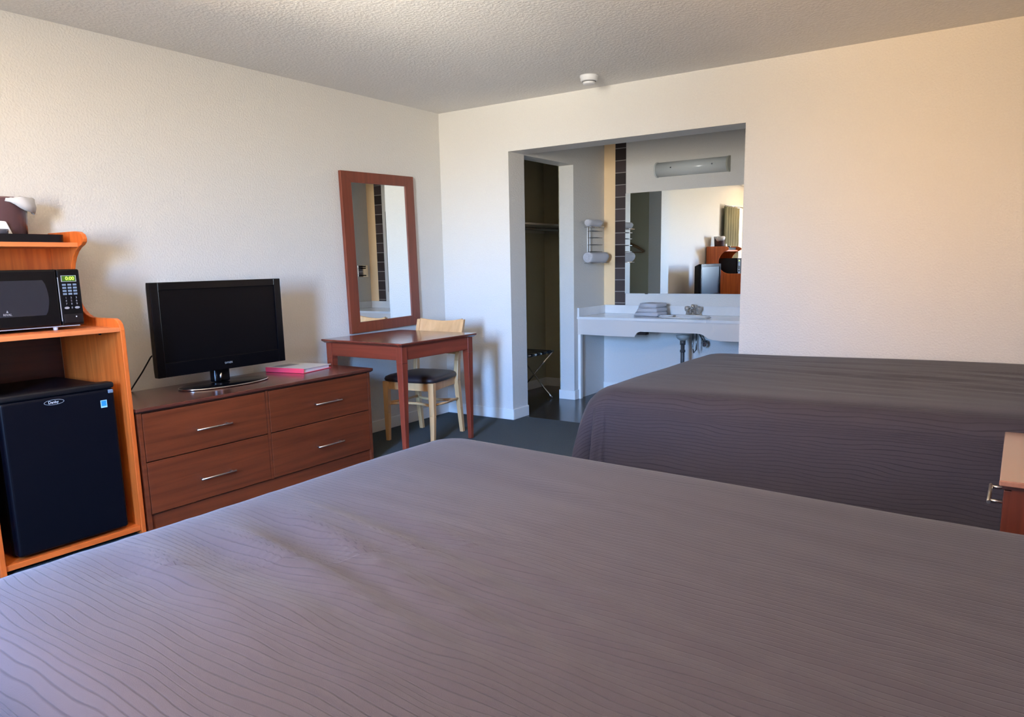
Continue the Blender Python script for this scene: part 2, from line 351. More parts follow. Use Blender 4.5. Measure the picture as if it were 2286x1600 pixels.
# baseboards
bb = 0.085; bt = 0.012
struct('baseboard_left', MB().box(0, bt, YF, 0, 0, bb), TRIM, .003)
struct('baseboard_back', MB().box(bt, OX0+bt, -bt, 0, 0, bb).box(OX0, OX0+bt, 0, TW, 0, bb).box(OX1-bt, XR, -bt, 0, 0, bb), TRIM, .003)
struct('baseboard_closet', MB().box(XP-bt, OX0+bt, YP-bt, YP, 0, bb).box(OX0, OX0+bt, YP, 1.07, 0, bb).box(0.006, .006+bt, TW, YB, 0, bb).box(.006+bt, XP, YB-bt-.006, YB-.006, 0, bb), TRIM, .003)
struct('baseboard_vanity', MB().box(OX0, OX1, YB-bt, YB, 0, bb), TRIM, .003)
# accent strips beside the vanity mirror: peach paint next to each corner, then one column of dark tiles
struct('trim_1', MB().box(OX0, 0.79, YB-.003, YB, 0.836, H), PEACH)
struct('trim_2', MB().box(0.79, 0.895, YB-.010, YB, 0.836, H), TILE)
struct('trim_3', MB().box(2.345, OX1, YB-.003, YB, 0.836, H), PEACH)
struct('trim_4', MB().box(2.24, 2.345, YB-.010, YB, 0.836, H), TILE)

# unseen dark drapes beside the window gap, added to cut the front wall's bounce
CURT = add_noise(mat('unseen_drape_fabric', (0.12, 0.085, 0.07), 0.9), 200, 0.2, 0.001)
def unseen_drape(label, xa, xb):
    b = MB(); N_ = int((xb-xa)/.012); vs = []
    for k, z in enumerate((.03, .6, 1.2, 1.8, 2.32)):
        for i in range(N_+1):
            x = xa+(xb-xa)*i/N_; vs.append((x, YF+.10+.028*math.sin(x*52)+.01*math.sin(x*19+k*.3), z))
    b.add(vs, [(k*(N_+1)+i, k*(N_+1)+i+1, (k+1)*(N_+1)+i+1, (k+1)*(N_+1)+i) for k in range(4) for i in range(N_)], True)
    t = thing('curtain', label, 'curtain', ((xa+xb)/2, YF+.1, .03), world=True)
    o = obj('cloth', b, CURT, t); sm = o.modifiers.new('t', 'SOLIDIFY'); sm.thickness = .003
    obj('rail', MB().tube([(xa, YF+.10, 2.335), (xb, YF+.10, 2.335)], .012, 10), CHROME, t)
OLIVE = add_noise(mat('olive_drape', (0.22, 0.21, 0.13), 0.9), 200, 0.2, 0.001)
b = MB(); vs = []
for z in (.85, 1.3, 1.7, 2.06):
    for i in range(64): vs.append((.055+.018*math.sin(i*.62), -4.43+i*.0117, z))
b.add(vs, [(k*64+i, k*64+i+1, (k+1)*64+i+1, (k+1)*64+i) for k in range(3) for i in range(63)], True)
t = thing('curtain', 'olive curtain beside the bright side window, seen at the right end of the vanity mirror', 'curtain', (.055, -4.06, .85))
o = obj('cloth', b, OLIVE, t); sm = o.modifiers.new('t', 'SOLIDIFY'); sm.thickness = .003
obj('rail', MB().tube([(.055, -5.0, 2.075), (.055, -3.68, 2.075)], .010, 10), CHROME, t)
unseen_drape('brown floor-length curtain left of the window gap, unseen behind the camera, added to cut bounced light', .25, WX0-.03)
unseen_drape('brown floor-length curtain right of the window gap, unseen behind the camera, added to cut bounced light', WX1+.03, 4.45)

# ------------------------------------------------------------------ beds
def make_bed(name, label, x0, x1, y0, y1, zf, zh, wrinkle, seed):
    root = thing(name, label, 'bed', ((x0+x1)/2, (y0+y1)/2, 0))
    # unseen core, so the cover lies on something
    obj('box_spring', MB().box(x0+.06, x1-.02, y0+.07, y1-.05, .12, .38), WHITEP, root, .02)
    obj('mattress', MB().box(x0+.06, x1-.02, y0+.07, y1-.05, .38, min(zf, zh)-.05), WHITEP, root, .04, 3)
    for sx_, sy_ in ((x0+.15, y0+.15), (x0+.15, y1-.15), (x1-.15, y0+.15), (x1-.15, y1-.15)):
        obj('bed_leg', MB().lathe([(.03, 0), (.035, .12)], (sx_, sy_, 0), 12), BLACKM, root)
    cx, cy, hx, hy = (x0+x1)/2, (y0+y1)/2, (x1-x0)/2, (y1-y0)/2
    R = 0.13
    # outline samples of a rounded rectangle, fixed count, normal known
    def outline(ins):
        X, Y = max(hx-ins, .003), max(hy-ins, .003); r = max(min(R-ins*.6, X, Y), 0.001); out = []
        ny, nx, nc = 70, 90, 44
        def seg(p, q, n, nr):
            for i in range(n): t = i/n; out.append((Vector((p[0]+(q[0]-p[0])*t, p[1]+(q[1]-p[1])*t)), nr))
        def cor(c, a0):
            for i in range(nc):
                a = math.radians(a0+90*i/nc); out.append((Vector((c[0]+r*math.cos(a), c[1]+r*math.sin(a))), Vector((math.cos(a), math.sin(a)))))
        seg((X, -Y+r), (X, Y-r), ny, Vector((1, 0))); cor((X-r, Y-r), 0)
        seg((X-r, Y), (-X+r, Y), nx, Vector((0, 1))); cor((-X+r, Y-r), 90)
        seg((-X, Y-r), (-X, -Y+r), ny, Vector((-1, 0))); cor((-X+r, -Y+r), 180)
        seg((-X+r, -Y), (X-r, -Y), nx, Vector((0, -1))); cor((X-r, -Y+r), 270)
        return out
    prof = []   # (inset, z drop from top, arc beyond the edge)
    i = hy-.004
    while i > .13: prof.append((i, 0, -i)); i -= .024
    for k in range(1, 10):
        a = math.radians(10*k); prof.append((.12-.12*math.sin(a), .085*(1-math.cos(a)), -.12+.17*k/10*.95))
    zt = max(zf, zh)
    nd = 15
    for k in range(1, nd+1): prof.append((0 - .018*k/nd, .085+(zt-.085-.035)*k/nd, .05+(zt-.12)*k/nd))
    vs, uvs = [], []; rings = []
    for (ins, drop, arcl) in prof:
        ol = outline(ins) ; rings.append(len(ol))
        for j, (p, n) in enumerate(ol):
            X, Y = cx+p.x, cy+p.y
            tx = min(1, max(0, (X-x0)/1.75)); ztop = zf+(zh-zf)*tx
            fall = drop/zt
            z = ztop-drop*(1 if drop < .1 else (ztop-.035-.085)/(zt-.085-.035)*(drop-.085)/drop+.085/drop)
            P = Vector((X, Y, z))
            u, v = X+n.x*(ins+arcl if arcl > -ins+1e-6 else 0), Y+n.y*(ins+arcl if arcl > -ins+1e-6 else 0)
            if drop < .03:
                e = noise.noise(Vector((X*1.3, Y*2.0, seed)))*.006
                aa = X*.985-Y*.17; b_ = X*.17+Y*.985; wv = noise.noise(Vector((aa*1.1, b_*9.5, seed+5)))
                amt = wrinkle(X, Y)
                P.z += e + amt*(1-abs(wv)*2.6)*.020*(1-drop/.03)*min(1, max(0, ins-.12)/.2)
                P.z += amt*.004*noise.noise(Vector((X*5, Y*22, seed+9)))
            if drop > .05:
                dd = (drop-.05)/(zt-.05); pp = u*abs(n.y)+v*abs(n.x)
                cn = 1-max(abs(n.x), abs(n.y)); cn = min(1, cn*3.4)
                w1 = noise.noise(Vector((u*3.1, v*3.1, seed+2)))*.020
                P += Vector((n.x, n.y, 0))*(dd*(w1+.008) + cn*dd*(.03+.035*math.sin(math.atan2(n.y, n.x)*9.0+seed)))
                if name_far and n.x < 0 and n.y < 0:
                    ang = math.degrees(math.atan2(-n.y, -n.x))
                    P -= Vector((n.x, n.y, 0))*(.060*min(1, max(0, dd-.05)*2.2)*math.exp(-((ang-60)/4.5)**2)+.02*dd*math.exp(-((ang-80)/4)**2))
                if n.x < 0: P += Vector((n.x, n.y, 0))*(.085*(-n.x)**.7*(1-math.exp(-dd*4.5)))
            if name_far: P.y = max(min(P.y, -.012), -1.768 if X > 3.5 else -9)
            vs.append(P); uvs.append((u, v))
    n = rings[0]; fs = []
    for a in range(len(prof)-1):
        for j in range(n):
            k = (j+1) % n; fs.append((a*n+j, a*n+k, (a+1)*n+k, (a+1)*n+j))
    # close the narrow middle seam with quads between mirrored points
    fs.append(tuple(range(n-1, -1, -1)))
    me = bpy.data.meshes.new('coverlet'); off = Vector(root['_w'])
    me.from_pydata([p-off for p in vs], [], fs)
    uvl = me.uv_layers.new(name='UVMap')
    for lp in me.loops: uvl.data[lp.index].uv = uvs[lp.vertex_index]
    for p in me.polygons: p.use_smooth = True
    bm = bmesh.new(); bm.from_mesh(me); bmesh.ops.recalc_face_normals(bm, faces=bm.faces); bm.to_mesh(me); bm.free()
    me.materials.append(COVER); o = bpy.data.objects.new('coverlet', me); COL.objects.link(o); o.parent = root
    s_ = o.modifiers.new('thick', 'SOLIDIFY'); s_.thickness = .006; s_.offset = -1
    return root
def wr_near(x, y):
    a = math.exp(-((x-2.75)/.55)**2)*math.exp(-((y+3.95)/.42)**2)
    return .12+.9*a
def wr_far(x, y): return .15+.35*math.exp(-((x-3.7)/.4)**2)*math.exp(-((y+.9)/.3)**2)
name_far = False
make_bed('bed', 'large bed in the foreground with rumpled taupe coverlet', 2.265, 4.40, -4.41, -2.77, .652, .612, wr_near, 1.0)
name_far = True
make_bed('bed', 'bed against the back wall with smooth taupe coverlet hanging to the floor', 2.265, 4.40, -1.735, -.03, .645, .672, wr_far, 4.0)
name_far = False

# ------------------------------------------------------------------ tall cabinet for fridge and microwave
t = thing('microwave_cabinet', 'orange cherry hutch cabinet holding the small fridge and microwave', 'cabinet', (.3, -3.345, 0))
def panel_poly():
    p = [(.02, 0), (.60, 0), (.60, .98)]
    p += [(.592, 1.005), (.575, 1.022), (.55, 1.031)]
    p += arc(.375, 1.203, .172, 270, 104, 14) + [(.352, 1.383), (.356, 1.400), (.345, 1.418), (.318, 1.430)]
    p += [(.28, 1.434), (.02, 1.434)]
    return p
obj('side_panel', MB().prism(panel_poly(), 'y', -3.057, -3.036), CH_V, t, .003)
obj('side_panel', MB().prism(panel_poly(), 'y', -3.656, -3.635), CH_V, t, .003)
obj('back_panel', MB().box(.012, .02, -3.6355, -3.0555, .992, 1.43), CH_V, t)
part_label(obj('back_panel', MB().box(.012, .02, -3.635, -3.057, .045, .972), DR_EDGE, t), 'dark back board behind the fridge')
obj('shelf', MB().box(.02, .597, -3.635, -3.057, .972, .992), CH_EDGE, t, .002)
obj('shelf', MB().box(.02, .305, -3.635, -3.057, 1.360, 1.381), CH_EDGE, t, .002)
obj('base_panel', MB().box(.03, .59, -3.635, -3.057, .02, .045), CH_Y, t, .002)
part_label(obj('bolt', MB().lathe([(.006, 0), (.006, .012)], (.50, -3.10, .958), 10).lathe([(.014, 0), (.014, .006)], (.47, -3.10, .966), 10), BLACKM, t), 'black shelf fitting under the right end')
# fridge
t = thing('mini_fridge', 'black compact fridge inside the lower part of the orange cabinet', 'fridge', (.33, -3.345, .045))
obj('body', MB().box(.07, .535, -3.578, -3.112, .052, .738), FRIDGE, t, .012, 3)
d = obj('door', MB().box(.54, .592, -3.580, -3.110, .060, .722), FRIDGE, t, .014, 4)
obj('door_cap', MB().box(.535, .596, -3.580, -3.110, .722, .750), BLACKM, t, .010, 4)
b = MB(); ov = [(.033*math.cos(a)*1.0, .0085*math.sin(a)) for a in [2*PI*i/28 for i in range(28)]]
ring = [(x*1.0, z) for x, z in ov]
b = MB(); b.add([(.5935, -3.371+x*1.25, .697+z*1.35) for x, z in ring]+[(.5935, -3.371+x*1.18, .697+z*1.15) for x, z in ring], [(i, (i+1) % 28, 28+(i+1) % 28, 28+i) for i in range(28)])
bd = part_label(obj('badge', b, GREY_T, d), 'oval grey maker badge'); text('lettering', 'Danby', .016, WHITEP, bd, MX(.5936, -3.374, .697))
b = MB().box(.5925, .5932, -3.178, -3.150, .638, .672)
st = part_label(obj('sticker', b, LBLUE, d), 'small square blue energy label'); obj('print', MB().box(.5932, .5935, -3.175, -3.153, .645, .669), BLUE, st)
part_label(obj('hinge_cap', MB().box(.55, .598, -3.14, -3.118, .70, .716), MBTN, t, .003), 'pale hinge tab')
for yy in (-3.55, -3.14): obj('foot', MB().lathe([(.012, 0), (.012, .008)], (.5, yy, .045), 10), BLACKM, t)
# microwave
MX0, MX1, MY0, MY1, MZ0, MZ1 = .12, .465, -3.605, -3.145, 1.010, 1.258
t = thing('microwave_oven', 'black microwave on the middle shelf of the orange cabinet', 'microwave', (.3, -3.375, .992))
obj('body', MB().box(MX0, MX1-.02, MY0+.004, MY1-.004, MZ0, MZ1), BLACKM, t, .006, 2)
d = obj('door', MB().box(MX1-.02, MX1+.004, MY0, -3.243, MZ0, MZ1), BLACK, t, .008, 3)
n_ = 10; wz0, wz1 = 1.062, 1.213
wp = [(-3.575, wz0), (-3.305, wz0)]+[(-3.300+.014*math.sin(PI*i/n_), wz0+(wz1-wz0)*i/n_) for i in range(1, n_)]+[(-3.305, wz1), (-3.575, wz1)]
obj('door_window', MB().prism(wp, 'x', MX1+.0035, MX1+.0052), MWIN, d)
lg = text('logo', 'RIVAL', .013, GREY_T, d, MX(MX1+.0055, -3.455, 1.072))
part_label(lg, 'small grey maker name and flame mark'); obj('flame_mark', MB().prism([(-3.459, 1.081), (-3.451, 1.081), (-3.455, 1.091)], 'x', MX1+.005, MX1+.0056), GREY_T, lg)
cp = obj('control_panel', MB().box(MX1-.02, MX1+.004, -3.241, MY1, MZ0, MZ1), BLACK, t, .008, 3)
obj('trim_line', MB().box(MX1+.003, MX1+.0048, -3.242, -3.239, MZ0+.02, MZ1-.035), GREY_T, cp)
dp = part_label(obj('display', MB().box(MX1+.003, MX1+.005, -3.224, -3.166, 1.205, 1.229), LCDB, cp), 'green lit clock display reading 0:00')
f = MB().box(MX1+.0042, MX1+.0056, -3.227, -3.163, 1.229, 1.231).box(MX1+.0042, MX1+.0056, -3.227, -3.163, 1.203, 1.205).box(MX1+.0042, MX1+.0056, -3.227, -3.224, 1.205, 1.229).box(MX1+.0042, MX1+.0056, -3.166, -3.163, 1.205, 1.229)
obj('display_frame', f, GREY_T, dp)
text('digits', '0:00', .022, LCDG, dp, MX(MX1+.0055, -3.190, 1.217))
for r_ in range(4):
    for c_ in range(3):
        yc = -3.217+c_*.0225; zc = 1.190-r_*.0135
        obj('button', MB().box(MX1+.003, MX1+.0052, yc-.008, yc+.008, zc-.0042, zc+.0042), MBTN, cp)
for r_ in range(3):
    for c_ in range(3):
        text('numeral_key', str(r_*3+c_+1), .012, MBTN2, cp, MX(MX1+.0052, -3.215+c_*.022, 1.132-r_*.0135))
obj('button', MB().lathe([(.009, 0), (.009, .0022)], (MX1+.003, -3.215, 1.088), 14, 'x', 1.2, .6), MBTN2, cp)
text('numeral_key', '0', .012, MBTN2, cp, MX(MX1+.0052, -3.193, 1.088))
obj('button', MB().lathe([(.009, 0), (.009, .0022)], (MX1+.003, -3.171, 1.088), 14, 'x', 1.2, .6), MBTN2, cp)
obj('open_button', MB().box(MX1+.003, MX1+.006, -3.232, -3.152, 1.022, 1.060), BLACKM, cp, .002)
part_label(obj('indicator', MB().lathe([(.003, 0), (.003, .001)], (MX1+.006, -3.180, 1.048), 10, 'x'), WHITEP, cp), 'tiny white dot on the opening button')
for xx, yy in ((.44, -3.26), (.44, -3.55), (.16, -3.26), (.16, -3.55)):
    obj('foot', MB().lathe([(.009, 0), (.011, .018)], (xx, yy, .992), 12), BLACKM if xx < .3 else WHITEP, t)
obj('bottom_trim', MB().box(MX1-.03, MX1-.002, MY0+.02, MY1-.02, MZ0-.004, MZ0), GREY_T, t)
part_label(obj('power_cord', MB().tube([(.12, -3.16, 1.03), (.10, -3.12, 1.035), (.13, -3.085, 1.02), (.19, -3.075, 1.006), (.25, -3.085, 1.002)], .0055, 8), BLACKM, t), 'black plug lead curled behind the microwave')
# tray and what stands on it
tz = 1.381
t = thing('serving_tray', 'black tray on top shelf of the orange cabinet', 'tray', (.16, -3.345, tz))
out = [(.03, -3.60), (.275, -3.60), (.285, -3.59), (.285, -3.13)]+arc(.255, -3.13, .03, 0, 90, 5)+[(.06, -3.10), (.03, -3.12)]
obj('base', MB().prism(out, 'z', tz, tz+.006), BLACKM, t)
rim = []
def inset(poly, k):
    cx_, cy_ = .158, -3.35; return [(cx_+(x-cx_)*k, cy_+(y-cy_)*(1-(1-k)*.45)) for x, y in poly]
o2 = inset(out, .93); n = len(out)
b = MB(); b.add([(x, y, tz+.004) for x, y in out]+[(cx_+(x-cx_)*1.02, cy_+(y-cy_)*1.008, tz+.036) for cx_, cy_ in ((.158, -3.35),) for x, y in out]+[(x, y, tz+.036) for x, y in o2]+[(x, y, tz+.006) for x, y in inset(out, .9)],
      [(k*n+i, k*n+(i+1) % n, (k+1)*n+(i+1) % n, (k+1)*n+i) for k in range(3) for i in range(n)])
obj('rim', b, BLACKM, t)
tz2 = tz+.006
t = thing('ice_bucket', 'glossy brown ice bucket with white liner bag spilling over its rim', 'bucket', (.13, -3.285, tz2))
c = (.13, -3.285, tz2)
obj('bucket_body', MB().lathe([(.066, 0), (.070, .006), (.082, .19), (.084, .196), (.080, .196), (.066, .012), (.0, .010)], c, 40, sy=1.25), BUCKET, t)
b = MB(); pts = []
for i in range(40):
    a = 2*PI*i/40; sgn = 1+.12*math.sin(5*a)+.08*math.sin(11*a)
    front = max(0, math.cos(a-math.radians(62)))
    pts.append((a, .012*sgn+.045*front**2, .006+.050*front**2*sgn))
vs = []
for k in range(5):
    for i, (a, out_, dn) in enumerate(pts):
        g_ = max(0, math.cos(a-math.radians(58)))**1.3; g_ = min(1, g_*1.25)
        R_ = .074+g_*[0, .006, .014+.3*out_, .020+.25*out_, .016+.2*out_][k]; z_ = [.170, .186+.014*g_, .184+.012*g_, .182-dn*.5*g_, .180-dn*1.0*g_][k]
        z_ += .004*math.sin(11*a+k*1.7)*g_; R_ += .003*math.sin(13*a+k*2.3)*g_
        vs.append((c[0]+R_*math.cos(a), c[1]+R_*1.25*math.sin(a), c[2]+z_))
b.add(vs, [(k*40+i, k*40+(i+1) % 40, (k+1)*40+(i+1) % 40, (k+1)*40+i) for k in range(4) for i in range(40)], True)
lo = part_label(obj('liner_bag', b, LINER, t), 'crumpled white plastic liner'); sm = lo.modifiers.new('t', 'SOLIDIFY'); sm.thickness = .001
t = thing('coffee_packet_holder', 'white slanted packet standing on the black tray before the brown bucket', 'packet', (.22, -3.33, tz2))
b = MB().hexa([(.205, -3.36, tz2), (.235, -3.36, tz2), (.235, -3.285, tz2), (.205, -3.285, tz2)], [(.207, -3.355, tz2+.088), (.222, -3.355, tz2+.090), (.222, -3.312, tz2+.088), (.207, -3.312, tz2+.086)])
obj('packet_body', b, WHITEP, t, .006, 2)
t = tag(obj('wrapped_cup', MB().lathe([(.022, 0), (.031, .045), (.030, .050), (.0, .048)], (.25, -3.352, tz2), 20), mat('dark_wrap', (.05, .05, .065), .15, coat=.5)), 'dark wrapped cup lying on the tray by the white packet', 'cup')
t = tag(obj('creamer_tub', MB().lathe([(.007, 0), (.011, .026), (.013, .030), (.0, .031)], (.25, -3.262, tz2), 16), WHITEP), 'tiny white creamer tub right of the white packet', 'creamer')

# ------------------------------------------------------------------ dresser
DX1 = .60; DY0, DY1, DZ = -3.03, -1.495, .606
t = thing('dresser', 'low dark cherry dresser with four drawers under the television', 'dresser', (.33, -2.26, 0))
obj('carcass', MB().box(.09, .578, DY0+.012, DY0+.03, 0, .584).box(.09, .578, DY1-.03, DY1-.012, 0, .584).box(.09, .10, DY0+.03, DY1-.03, 0, .584).box(.10, .56, DY0+.03, DY1-.03, .08, .095), DR_Y, t)
obj('end_panel', MB().box(.085, .600, DY1-.030, DY1-.010, 0, .584), DR_Y, t, .0015)
obj('end_panel', MB().box(.085, .600, DY0+.008, DY0+.028, 0, .584), DR_Y, t, .0015)
obj('top', MB().box(.08, .612, DY0, DY1+.012, .590, DZ), DR_TOP, t, .003)
obj('top_edge', MB().hexa([(.085, DY0+.004, .580), (.598, DY0+.004, .580), (.598, DY1, .580), (.085, DY1, .580)], [(.082, DY0, .590), (.611, DY0, .590), (.611, DY1+.011, .590), (.082, DY1+.011, .590)]), DR_EDGE, t)
obj('base_rail', MB().box(.55, .585, DY0+.028, DY1-.030, 0, .078), DR_Y, t, .0015)
part_label(obj('divider', MB().box(.56, .5985, -2.300, -2.283, .08, .580), DR_Y, t, .001), 'upright strip between the drawer columns')
obj('recess', MB().box(.55, .578, DY0+.028, DY1-.030, .078, .582), DARKGAP, t)
for (ya, yb) in ((DY0+.031, -2.303), (-2.280, DY1-.033)):
    for (za, zb) in ((.083, .338), (.343, .577)):
        dr = obj('drawer', MB().box(.578, .600, ya, yb, za, zb), DR_Y, t, .002)
        ym = -2.64 if ya < -2.6 else -1.874; zm = .195 if za < .2 else .452
        h = MB().tube([(.628, ym-.102, zm), (.628, ym+.102, zm)], .0044, 12)
        for s_ in (-.085, .085): h.tube([(.598, ym+s_, zm), (.628, ym+s_, zm)], .0036, 10)
        part_label(obj('handle', h, NICKEL, dr), 'brushed metal bar handle')
# television
t = thing('television', 'black flat screen television standing on the dark dresser', 'television', (.27, -2.35, DZ))
TY0, TY1, TZ0, TZ1 = -2.752, -1.945, .694, 1.184
obj('housing', MB().hexa([(.235, TY0+.04, TZ0+.03), (.31, TY0, TZ0), (.31, TY1, TZ0), (.235, TY1-.04, TZ0+.03)], [(.235, TY0+.04, TZ1-.03), (.31, TY0, TZ1), (.31, TY1, TZ1), (.235, TY1-.04, TZ1-.03)]), BLACKM, t, .004)
bz = MB()
bx0, bx1, bz0, bz1 = TY0+.045, TY1-.045, TZ0+.075, TZ1-.04
for (ya, yb, za, zb) in ((TY0, bx0, TZ0, TZ1), (bx1, TY1, TZ0, TZ1), (bx0, bx1, TZ0, bz0), (bx0, bx1, bz1, TZ1)): bz.box(.308, .345, ya, yb, za, zb)
obj('bezel', bz, BLACK, t, .003)
obj('screen', MB().box(.31, .336, bx0, bx1, bz0, bz1), SCREEN, t)
text('logo', 'DYNEX', .015, GREY_T, t, MX(.3455, -2.335, TZ0+.035))
obj('stand_neck', MB().box(.25, .30, -2.40, -2.30, DZ+.014, TZ0+.02), BLACK, t, .01, 3)
part_label(obj('neck_trim', MB().tube([(.312, -2.375, DZ+.02), (.318, -2.372, DZ+.075)], .006, 10), CHROME, t), 'chrome strip on the stand neck')
sb = obj('stand_base', MB().lathe([(.10, .0), (.135, .003), (.138, .008), (.132, .012), (.0, .014)], (.31, -2.345, DZ), 56, sx=.95, sy=1.95), BLACK, t)
b = MB(); ps = [(.31+.134*math.cos(a), -2.345+.272*math.sin(a), DZ+.006) for a in [2*PI*i/56 for i in range(57)]]
part_label(obj('rim', b.tube(ps, .0035, 8, False), CHROME, sb), 'chrome rim of the stand')
part_label(obj('power_cord', MB().tube([(.24, -2.66, .84), (.18, -2.69, .79), (.10, -2.70, .705), (.065, -2.735, .635), (.045, -2.75, .60), (.04, -2.75, .50)], .004, 8), BLACKM, t), 'black power lead')
# binder: measured corners
A = Vector((.119, -1.924)); B = Vector((.405, -1.865)); C_ = Vector((.338, -1.593)); D = A+C_-B
ang = math.atan2((B-A).y, (B-A).x)
t = thing('binder', 'white booklet binder with bright pink spine on the dresser beside the television', 'binder', (A.x, A.y, DZ), ang, world=False)
w_, l_ = (B-A).length, .275
obj('spine', MB().box(0, w_, 0, .006, .001, .030), PINK, t, .002)
obj('back_cover', MB().box(0, w_, .006, l_, .001, .004), PINK, t)
obj('pages', MB().box(.006, w_-.008, .006, l_-.012, .004, .024), PAPER, t)
cv = obj('front_cover', MB().hexa([(0, .004, .027), (w_, .004, .027), (w_, l_, .022), (0, l_, .022)], [(0, .004, .030), (w_, .004, .030), (w_, l_, .025), (0, l_, .025)]), PAPER, t)
obj('print', MB().hexa([(.02, .03, .0296), (.10, .03, .0296), (.10, .20, .0265), (.02, .20, .0265)], [(.02, .03, .0302), (.10, .03, .0302), (.10, .20, .0271), (.02, .20, .0271)]), PAPER_P, cv)

# ------------------------------------------------------------------ table
t = thing('desk_table', 'square mahogany table in front of the wall mirror', 'table', (.436, -1.027, 0))
X0, X1, Y0, Y1, Z = .068, .806, -1.418, -.637, .762
obj('tabletop', MB().box(X0, X1, Y0, Y1, Z-.010, Z), TB_TOP, t, .002)
obj('top_underside', MB().hexa([(X0+.016, Y0+.016, Z-.024), (X1-.016, Y0+.016, Z-.024), (X1-.016, Y1-.016, Z-.024), (X0+.016, Y1-.016, Z-.024)], [(X0, Y0, Z-.010), (X1, Y0, Z-.010), (X1, Y1, Z-.010), (X0, Y1, Z-.010)]), TB_TOP, t)
zt = Z-.024; za = .650; i = .022
obj('apron', MB().box(X0+i+.05, X1-i-.05, Y0+i+.006, Y0+i+.026, za, zt), TB_X, t, .002)
obj('apron', MB().box(X0+i+.05, X1-i-.05, Y1-i-.026, Y1-i-.006, za, zt), TB_X, t, .002)
obj('apron', MB().box(X1-i-.026, X1-i-.006, Y0+i+.05, Y1-i-.05, za, zt), TB_Y, t, .002)
obj('apron', MB().box(X0+i+.006, X0+i+.026, Y0+i+.05, Y1-i-.05, za, zt), TB_Y, t, .002)
for sx_ in (0, 1):
    for sy_ in (0, 1):
        cx, cy = (X0+i, X1-i)[sx_], (Y0+i, Y1-i)[sy_]; dx, dy = (1, -1)[sx_], (1, -1)[sy_]
        def q(a, z, k=0): return (cx+dx*(a+k) if 0 else cx, cy, z)
        def rect(z, w, o): 
            xa, xb = sorted((cx+dx*o, cx+dx*(o+w))); ya, yb = sorted((cy+dy*o, cy+dy*(o+w)))
            return [(xa, ya, z), (xb, ya, z), (xb, yb, z), (xa, yb, z)]
        b = MB().hexa(rect(0, .029, .008), rect(.63, .052, 0)); b.hexa(rect(.63, .052, 0), rect(zt, .052, 0))
        obj('leg', b, TB, t, .003)

# ------------------------------------------------------------------ wall mirror (hung a little crooked)
MW, MHt = .748, 1.137
t = thing('wall_mirror', 'tall mirror in wide mahogany frame hanging slightly crooked over the table', 'mirror', (0.004, -.732, 1.342), world=False)
t.rotation_euler = (math.radians(1.15), 0, 0)
fr = MB(); fw_ = .093
hx_, hz_ = MW/2, MHt/2
def fpiece(name, pts):
    b = MB(); b.hexa([(0, p[0], p[1]) for p in pts], [(.026, p[0], p[1]) for p in pts]); return obj(name, b, MF, t, .002)
fpiece('frame_rail', [(-hx_, -hz_), (hx_, -hz_), (hx_-fw_, -hz_+fw_*.82), (-hx_+fw_, -hz_+fw_*.82)])
fpiece('frame_rail', [(-hx_, hz_), (hx_, hz_), (hx_-fw_, hz_-fw_*.82), (-hx_+fw_, hz_-fw_*.82)])
fpiece('frame_stile', [(-hx_, -hz_), (-hx_+fw_, -hz_+fw_*.82), (-hx_+fw_, hz_-fw_*.82), (-hx_, hz_)])
fpiece('frame_stile', [(hx_, -hz_), (hx_-fw_, -hz_+fw_*.82), (hx_-fw_, hz_-fw_*.82), (hx_, hz_)])
g = obj('mirror_glass', MB().box(.010, .018, -hx_+fw_-.005, hx_-fw_+.005, -hz_+fw_*.82-.005, hz_-fw_*.82+.005), MIRROR, t)

# ------------------------------------------------------------------ chair
t = thing('dining_chair', 'light beech chair with dark padded seat tucked under the mahogany table', 'chair', (.430, -.795, 0), math.radians(9), world=False)
# local: back towards +y
def seatpoly(k=0):
    return [(-.205-k, -.215-k), (0, -.228-k), (.205+k, -.215-k), (.20+k, 0), (.175+k, .19+k), (0, .205+k), (-.175-k, .19+k), (-.20-k, 0)]
def rounded(poly, r, n=5):
    out = []; m = len(poly)
    for i_, p in enumerate(poly):
        p = Vector(p); a = Vector(poly[i_-1]); b_ = Vector(poly[(i_+1) % m]); da = (a-p).normalized(); db = (b_-p).normalized(); rr = min(r, (a-p).length*.45, (b_-p).length*.45)
        for k in range(n+1):
            s_ = k/n; out.append(tuple((p+da*rr)*(1-s_)**2+p*2*s_*(1-s_)+(p+db*rr)*s_**2))
    return out
sp = rounded(seatpoly(0), .05); n = len(sp); b = MB(); vs = []
lv = [(.99, .432), (1.02, .440), (1.03, .452), (1.0, .466), (.9, .476), (.6, .482), (.25, .484)]
for k, z_ in lv: vs += [(x*k, y*k, z_) for x, y in sp]
b.add(vs, [(a*n+j, a*n+(j+1) % n, (a+1)*n+(j+1) % n, (a+1)*n+j) for a in range(len(lv)-1) for j in range(n)]+[tuple(range(n-1, -1, -1)), tuple((len(lv)-1)*n+j for j in range(n))], True)
part_label(obj('seat', b, VINYL, t), 'dark brown vinyl seat pad')
sf = MB().box(-.185, .185, -.205, -.187, .375, .434).box(-.165, .165, .155, .173, .375, .434)
sf.hexa([(-.195, -.19, .375), (-.177, -.19, .375), (-.150, .16, .375), (-.168, .16, .375)], [(-.195, -.19, .434), (-.177, -.19, .434), (-.150, .16, .434), (-.168, .16, .434)])
sf.hexa([(.177, -.19, .375), (.195, -.19, .375), (.168, .16, .375), (.150, .16, .375)], [(.177, -.19, .434), (.195, -.19, .434), (.168, .16, .434), (.150, .16, .434)])
obj('seat_frame', sf, BEECH, t, .002)
